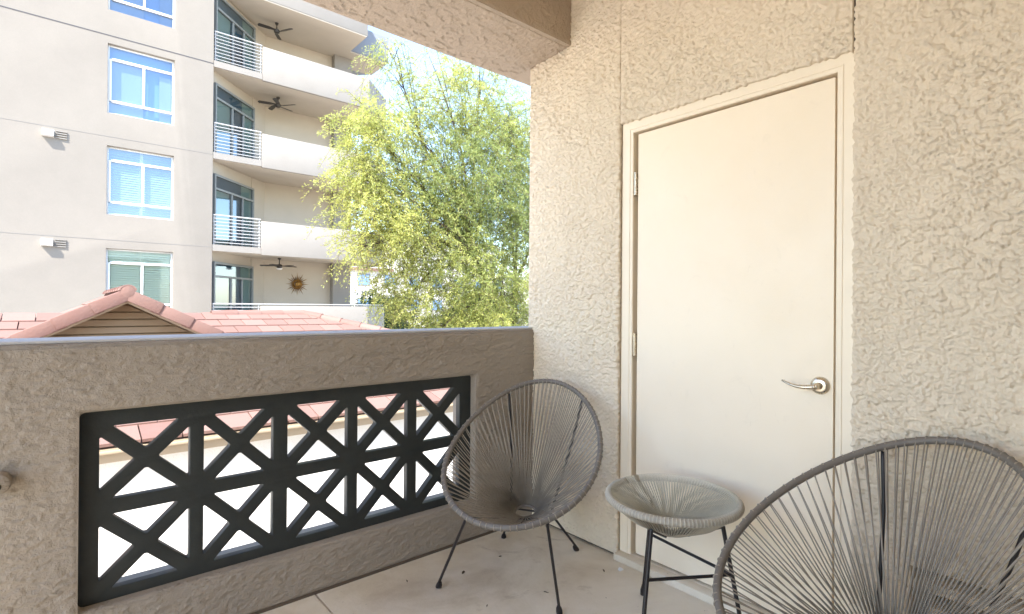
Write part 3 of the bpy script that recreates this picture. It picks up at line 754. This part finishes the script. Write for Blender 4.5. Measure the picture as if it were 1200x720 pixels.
# balconies
d45 = Vector((1, 1, 0)).normalized()
def doors45(fl, p):
    # sliding doors on the slanted wall
    base = Vector((3.95, 20.28, fl)); mt = Matrix.Translation(base) @ Matrix.Rotation(R(45), 4, 'Z')
    Wd, Hh = 2.36, 2.46
    g = MB()
    for lo, hi in (((0, -.06, 0), (.06, .02, Hh)), ((Wd-.06, -.06, 0), (Wd, .02, Hh)), ((.06, -.06, Hh-.07), (Wd-.06, .02, Hh)), ((.06, -.06, 1.93), (Wd-.06, .02, 2.0)), ((.95, -.05, 0), (1.02, .02, 1.93)), ((1.62, -.05, 0), (1.68, .02, 1.93)), ((.06, -.06, 0), (Wd-.06, .02, .07))): g.box(lo, hi, mt)
    f = B(g.build('sliding_door', M['grey_frame']))
    g = MB(); g.add([mt @ Vector(q) for q in ((0, -.01, 0), (Wd, -.01, 0), (Wd, -.01, Hh), (0, -.01, Hh))], [(0, 1, 2, 3)]); g.build('pane', M['panedoor'], f)
    g = MB(); g.box((.05, .04, 0), (.92, .05, 1.93), mt); g.box((1.66, .04, 0), (Wd-.05, .05, 2.4), mt); g.build('curtain', M['curtain'], f)
    g = MB(); g.box((-.0, .06, 0), (Wd, .07, Hh), mt); g.build('room', M['room'], f)
g = MB()      # slanted wall pieces round the doors, per level
sw = Matrix.Translation((3.87, 20.2, 0)) @ Matrix.Rotation(R(45), 4, 'Z')
for T in TOPS:
    fl = T-.96; tp = fl+2.85 if T > 10 else fl+2.90
    g.box((-.05, .02, fl), (.0, .2, tp), sw); 
    g.box((0, .07, fl+2.47), (2.52, .3, tp), sw); g.box((2.49, .05, fl), (3.42, .3, tp), sw)
B(g.build('wall', M['facade_soffit']))
for i, T in enumerate(TOPS):
    fl = T-.96
    g = MB(); g.prism([(3.87, 20.03), (9.42, 20.03), (10.86, 21.47), (10.86, 23.4), (3.87, 23.4)], fl-.19, fl); slab = B(g.build('balcony_slab', M['facade_soffit']))
    g = MB(); g.box((3.88, 19.99, fl-.20), (5.40, 20.03, fl+.012)); g.build('slab_edge', M['facade_white'], slab)
    g = MB(); zb = T-1.20
    g.prism([(5.41, 19.96), (9.43, 19.96), (10.93, 21.46), (10.93, 23.4), (10.80, 23.4), (10.80, 21.50), (9.38, 20.08), (5.41, 20.08)], zb, T); B(g.build('balcony_panel', M['facade_white'], bevel=.012))
    g = MB(); y = 20.06
    for q in range(9): g.tube([(3.90, y, fl+.10+q*.115), (5.40, y, fl+.10+q*.115)], .014 if q < 8 else .024, 6)
    for x in (3.93, 5.36): g.tube([(x, y+.02, fl), (x, y+.02, fl+1.0)], .022, 6)
    if i == 3: g.tube([(5.4, 20.02, T+.06), (9.42, 20.02, T+.06), (10.86, 21.46, T+.06)], .02, 6)
    B(g.build('balcony_railing', M['rail'], smooth='auto'))
    doors45(fl, ap)
g = MB(); g.box((8.93, 22.30, -3.3), (9.72, 22.615, 12.1)); B(g.build('column', M['facade_white']))
g = MB(); g.prism([(3.87, 20.0), (9.37, 20.0), (9.37, 21.62), (9.37, 34), (3.87, 34)], 12.1, 14.6); B(g.build('roof', M['facade_white'], bevel=.015)); g = MB(); g.prism([(9.372, 21.62), (11.1, 21.62), (11.1, 23.2), (10.2, 24.2), (10.2, 34), (9.372, 34)], 12.1, 13.25); rb = B(g.build('roof', M['roofshaded'], bevel=.015)); rf = rb  # near block raised out of view to shade the further, shade-coloured one
g = MB(); g.prism([(3.87, 20.02), (9.33, 20.02), (9.33, 21.66), (11.06, 21.66), (11.06, 23.2), (3.87, 24)], 12.06, 12.0995); g.build('roof_soffit', M['facade_soffit'], rf)

# ceiling fans and sun ornament
def fan(loc, nb, rot, label, light=False, drop=.28):
    root = empty('ceiling_fan', loc, rot); tag(root, label, 'ceiling fan', 'ceiling fans in the apartment balconies')
    g = MB(); g.tube([(0, 0, 0), (0, 0, -drop)], .02, 8); g.lathe([(0, -drop+.05), (.07, -drop+.04), (.11, -drop), (.10, -drop-.08), (.05, -drop-.11), (0, -drop-.115)], (0, 0, 0), 'Z', 16); g.lathe([(0, 0), (.07, 0), (.05, -.06), (0, -.06)], (0, 0, 0), 'Z', 12)
    g.build('motor', M['fan'], root, smooth='auto')
    for k_ in range(nb):
        mt = Matrix.Rotation(2*math.pi*k_/nb, 4, 'Z') @ Matrix.Rotation(R(14), 4, 'X'); g = MB()
        g.add([mt @ Vector(q) for q in ((.08, -.03, -drop-.02), (.3, -.075, -drop-.02), (.66, -.075, -drop-.02), (.70, 0, -drop-.02), (.66, .075, -drop-.02), (.3, .075, -drop-.02), (.08, .03, -drop-.02))]
              + [mt @ Vector(q) for q in ((.08, -.03, -drop-.035), (.3, -.075, -drop-.035), (.66, -.075, -drop-.035), (.70, 0, -drop-.035), (.66, .075, -drop-.035), (.3, .075, -drop-.035), (.08, .03, -drop-.035))],
              [(0, 1, 2, 3, 4, 5, 6), (13, 12, 11, 10, 9, 8, 7)]+[(j, j+7, (j+1) % 7+7, (j+1) % 7) for j in range(7)])
        g.build('blade', M['fan'], root)
    if light:
        g = MB(); g.lathe([(0, -drop-.17), (.09, -drop-.155), (.12, -drop-.115)], (0, 0, 0), 'Z', 16); g.build('light_bowl', M['fanw'], root, smooth=True)
fan((6.25, 21.3, 12.04), 3, R(58), 'dark three blade ceiling fan under the roof above the top balcony')
fan((6.32, 21.3, 9.21), 5, R(20), 'dark five blade ceiling fan above the second balcony from the top')
fan((6.42, 21.3, 3.04), 5, R(75), 'dark ceiling fan with light bowl beside the sunburst ornament', True)
g = MB()
for k_ in range(24):
    t = 2*math.pi*k_/24; ro = .50 if k_ % 2 == 0 else .38
    ca, sa = math.cos(t), math.sin(t); cb, sb = math.cos(t+math.pi/2), math.sin(t+math.pi/2); b_ = .028
    g.add([(ca*.12+cb*b_, 0, sa*.12+sb*b_), (ca*.12-cb*b_, 0, sa*.12-sb*b_), (ca*ro, 0, sa*ro), (ca*.2, -.03, sa*.2)], [(0, 2, 3), (1, 3, 2), (0, 3, 1), (0, 1, 2)])
root = empty('sunburst_ornament', (7.53, 22.60, 2.11)); tag(root, 'golden sunburst ornament hanging on the lowest balcony wall', 'wall ornament')
g.build('rays', M['gold'], root)
g = MB(); g.lathe([(0, -.09), (.07, -.08), (.12, -.05), (.10, -.02), (.10, 0)], (0, 0, 0), 'Y', 24); g.build('disc', M['gold'], root, smooth=True)

# ================================================================== vegetation
def leaves(name, mat, parent, sprays, per, length, lw, droop=.7, seed=1, spray_len=.7):
    """sprays: array (n,4): centre and leaf tint; every spray is a drooping twig with small leaflets"""
    r = np.random.default_rng(seed); n = len(sprays)
    ang = r.uniform(0, 2*np.pi, n); el = r.normal(-.15, .5, n)
    d = np.stack([np.cos(ang)*np.cos(el), np.sin(ang)*np.cos(el), np.sin(el)], 1)
    L = spray_len*r.uniform(.6, 1.25, n)
    t = np.linspace(0, 1, per)[None, :, None]
    P_ = sprays[:, None, :3] + d[:, None, :]*t*L[:, None, None]
    P_[:, :, 2] -= droop*(t[:, :, 0]**2)*L[:, None]
    P_ += r.normal(0, .018, P_.shape)
    ld = r.normal(0, 1, (n, per, 3)) + d[:, None, :]*.8; ld[:, :, 2] -= .5
    ld /= np.linalg.norm(ld, axis=2, keepdims=True)
    sd = np.cross(ld, r.normal(0, 1, (n, per, 3))); sd /= np.linalg.norm(sd, axis=2, keepdims=True)
    ll = length*r.uniform(.6, 1.4, (n, per, 1)); ww = lw*r.uniform(.7, 1.3, (n, per, 1))
    q0 = P_-sd*ww*.5; q1 = P_+ld*ll*.5-sd*ww*.6; q2 = P_+ld*ll; q3 = P_+ld*ll*.5+sd*ww*.6
    V = np.stack([q0, q1, q2, q3], 2).reshape(-1, 3); nf = n*per
    me = bpy.data.meshes.new(name); me.vertices.add(len(V)); me.vertices.foreach_set('co', V.ravel())
    me.loops.add(nf*4); me.loops.foreach_set('vertex_index', np.arange(nf*4, dtype=np.int32))
    me.polygons.add(nf); me.polygons.foreach_set('loop_start', np.arange(0, nf*4, 4, dtype=np.int32))
    me.update(calc_edges=True)
    at = me.attributes.new('tint', 'FLOAT', 'FACE')
    tint = np.clip(sprays[:, 3][:, None]+r.normal(0, .14, (n, per)), 0, 1); at.data.foreach_set('value', tint.ravel().astype(np.float32))
    me.materials.append(mat); me.validate()
    o = bpy.data.objects.new(name, me); COL.objects.link(o); o.parent = parent; return o, P_
CL = [  # X, Y, Z, radius, sprays, tint (lower in the middle clusters)
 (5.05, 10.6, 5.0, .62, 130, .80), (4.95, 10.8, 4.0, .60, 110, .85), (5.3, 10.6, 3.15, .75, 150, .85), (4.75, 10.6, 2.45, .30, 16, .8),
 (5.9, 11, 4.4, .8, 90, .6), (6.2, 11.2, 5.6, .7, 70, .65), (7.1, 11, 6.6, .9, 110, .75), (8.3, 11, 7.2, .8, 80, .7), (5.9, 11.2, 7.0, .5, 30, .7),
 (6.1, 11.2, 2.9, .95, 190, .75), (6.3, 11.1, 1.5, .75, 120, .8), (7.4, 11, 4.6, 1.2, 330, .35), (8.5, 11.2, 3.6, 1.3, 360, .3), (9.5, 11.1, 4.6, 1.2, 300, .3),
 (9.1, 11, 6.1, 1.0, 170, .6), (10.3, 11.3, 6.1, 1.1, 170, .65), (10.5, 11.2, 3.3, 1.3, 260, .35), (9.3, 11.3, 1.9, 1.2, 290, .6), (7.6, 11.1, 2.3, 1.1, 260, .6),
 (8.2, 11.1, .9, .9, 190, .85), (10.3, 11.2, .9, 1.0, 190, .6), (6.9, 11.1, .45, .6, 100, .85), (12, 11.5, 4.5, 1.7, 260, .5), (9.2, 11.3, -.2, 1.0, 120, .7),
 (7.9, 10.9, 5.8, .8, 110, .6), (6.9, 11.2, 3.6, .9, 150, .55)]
tr = empty('mesquite_tree', (9.9, 11.6, -3.3)); tag(tr, 'tall airy yellow green mesquite tree between balcony and apartment building', 'tree')
base = Vector(tr.location); sp = []
g = MB()
fork = Vector((9.7, 11.4, .1))
g.tube(bez([(9.9, 11.6, -3.4), (9.8, 11.5, -1.6), fork], 6), [.17-.004*i for i in range(13)], 9)
fk = {0: fork, 1: Vector((9.0, 11.25, 1.3)), 2: Vector((9.9, 11.4, 2.0)), 3: Vector((8.1, 11.1, 2.6))}
g.tube([fork, (9.4, 11.3, .7), fk[1]], [.12, .10, .085], 8); g.tube([fork, (9.85, 11.4, 1.1), fk[2]], [.11, .09, .08], 8); g.tube([fk[1], (8.6, 11.15, 2.0), fk[3]], [.08, .07, .055], 8)
r3 = np.random.default_rng(11)
for ci, (x, y, z, rad, n, ti) in enumerate(CL):
    c = Vector((x, y, z)); s0 = min(fk.values(), key=lambda q: (q-c).length+abs(q.x-fork.x)*.2)
    mid = s0.lerp(c, .5)+Vector((r3.normal(0, .15), r3.normal(0, .2), .35))
    path = bez([s0, mid, c], 6); g.tube(path, [.045*(1-.72*i/(len(path)-1)) for i in range(len(path))], 6)
    for k_ in range(10):
        v = Vector(r3.normal(0, 1, 3)).normalized(); v.y *= .8
        e = c+v*rad*1.15; st_ = path[int(r3.integers(6, len(path)))]
        m2 = st_.lerp(e, .5)+Vector((0, 0, .1)); g.tube(bez([st_, m2, e], 4), [.013, .012, .011, .010, .009, .008, .007, .006, .005], 4)
    n = int(n*1.8)
    v = r3.normal(0, 1, (n, 3)); v /= np.linalg.norm(v, axis=1, keepdims=True); v *= (r3.uniform(0, 1, (n, 1))**.45)*rad*1.12
    v[:, 1] *= 1.25
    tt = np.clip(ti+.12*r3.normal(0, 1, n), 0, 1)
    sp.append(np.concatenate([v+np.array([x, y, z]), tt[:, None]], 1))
sp = np.concatenate(sp); 
g.v = [(x-base.x, y-base.y, z-base.z) for x, y, z in g.v]; g.build('trunk', M['bark'], tr, smooth=True)
sp[:, :3] -= np.array(base)
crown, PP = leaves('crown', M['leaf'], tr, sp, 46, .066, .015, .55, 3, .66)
tw = MB()
for i in range(0, len(sp), 2):
    q = PP[i]; tw.tube([q[0], q[len(q)//2], q[-1]], [.005, .004, .002], 3, cap=False)
tw.build('twigs', M['bark'], tr)

def bush(name, loc, blobs, label, cat, mat, group=None, per=20, L=.2, W_=.06, n=220, seed=1, trunk=True):
    root = empty(name, loc); tag(root, label, cat, group); r = np.random.default_rng(seed); sp = []; g = MB()
    for (x, y, z, rad) in blobs:
        v = r.normal(0, 1, (n, 3)); v /= np.linalg.norm(v, axis=1, keepdims=True); v *= (r.uniform(0, 1, (n, 1))**.4)*rad
        sp.append(np.concatenate([v+np.array([x, y, z]), np.clip(.5+.25*r.normal(0, 1, (n, 1)), 0, 1)], 1))
        g.tube([(0, 0, 0), (x*.4, y*.4, z*.55), (x, y, z)], [.14, .09, .03], 6)
    leaves('crown', mat, root, np.concatenate(sp), per, L, W_, .3, seed, .7)
    g.build('trunk', M['bark'], root)
bush('shade_tree', (13.7, 27.5, -3.3), [(0, 0, 4.3, 1.3), (1.2, .5, 4.0, 1.2), (-.9, 0, 3.6, 1.0), (.5, 0, 3.1, 1.3)], 'dark green bushy tree behind the lowest balcony corner', 'tree', M['leafdark'], 'trees behind the apartment building', seed=5)
bush('shade_tree', (19.5, 27, -3.3), [(0, 0, 4.0, 1.6), (1.6, .5, 4.4, 1.5), (-1.3, 0, 3.4, 1.2)], 'dark green tree glimpsed low behind the mesquite', 'tree', M['leafdark'], 'trees behind the apartment building', seed=6)
bush('shade_tree', (14.4, 38, -3.3), [(0, 0, 4.6, 1.5), (-1.4, 0, 4.0, 1.2)], 'small pale tree in front of the distant white building', 'tree', M['leaf'], 'trees behind the apartment building', seed=8)

# distant building
db = empty('distant_building', (32, 52, -3.3)); tag(db, 'pale distant building seen through gaps in the mesquite', 'building')
g = MB(); g.box((-9.5, 0, 0), (16, 10, 8.2)); g.box((-4.5, .6, 8.2), (10, 10, 12)); g.build('wall', M['housewall'], db)
for z in (1.2, 4.0, 6.6):
    for k_ in range(8):
        g = MB(); g.box((-8.6+k_*3, -.04, z), (-7.2+k_*3, .02, z+1.3)); wn = g.build('window', M['facade_line'], db)
        g = MB(); g.box((-8.5+k_*3, -.06, z+.1), (-7.3+k_*3, -.041, z+1.2)); g.build('pane', M['roomblue'], wn)
g = MB(); g.box((-9.8, -.3, 8.2), (-4.6, 10.3, 8.5)); g.box((-4.8, .3, 12), (10.3, 10.3, 12.3)); g.build('roof', M['tile'], db)

# dry leaf bits blown onto the balcony floor
for (x, y, rot, sc, lb) in [(1.433, 2.006, .4, .7, 'small dry leaf bit on the floor under the front of the corner chair'), (1.611, 1.639, 2.1, .65, 'small dry leaf bit on the floor right of the corner chair front leg'),
                            (1.194, 2.105, 1.2, .5, 'tiny dry leaf bit on the floor left of the corner chair'), (1.666, 2.02, 2.9, .5, 'tiny dry leaf bit on the floor beneath the corner chair seat'),
                            (1.95, 1.60, .9, .6, 'small dry leaf bit beside the white scrap near the pillar foot'), (1.35, 1.72, 4.0, .45, 'tiny dry leaf bit in front of the corner chair near the picture bottom')]:
    g = MB(); L_ = .020*sc
    pts = [(-L_, 0, .002), (-L_*.4, L_*.34, .006), (L_*.4, L_*.30, .008), (L_, 0, .003), (L_*.4, -L_*.30, .003), (-L_*.4, -L_*.34, .0015), (0, 0, .001)]
    g.add(pts, [(6, 0, 1), (6, 1, 2), (6, 2, 3), (6, 3, 4), (6, 4, 5), (6, 5, 0)]); g.add([(a_, b_, c_+.0008) for a_, b_, c_ in pts], [(6, 1, 0), (6, 2, 1), (6, 3, 2), (6, 4, 3), (6, 5, 4), (6, 0, 5)])
    o = g.build('dry_leaf', M['bark']); o.location = (x, y, .0004); o.rotation_euler = (0, 0, rot)
    tag(o, lb, 'leaf', 'dry leaf bits on the balcony floor')
g = MB(); g.add([(-.014, -.006, .001), (.012, -.010, .001), (.016, .006, .004), (.002, .012, .009), (-.012, .008, .003), (0, 0, .012)], [(5, 0, 1), (5, 1, 2), (5, 2, 3), (5, 3, 4), (5, 4, 0), (4, 3, 2, 1, 0)])
o = g.build('paper_scrap', M['white_frame']); o.location = (2.02, 1.555, .0004); tag(o, 'tiny white paper scrap on the floor at the left foot of the door', 'scrap')
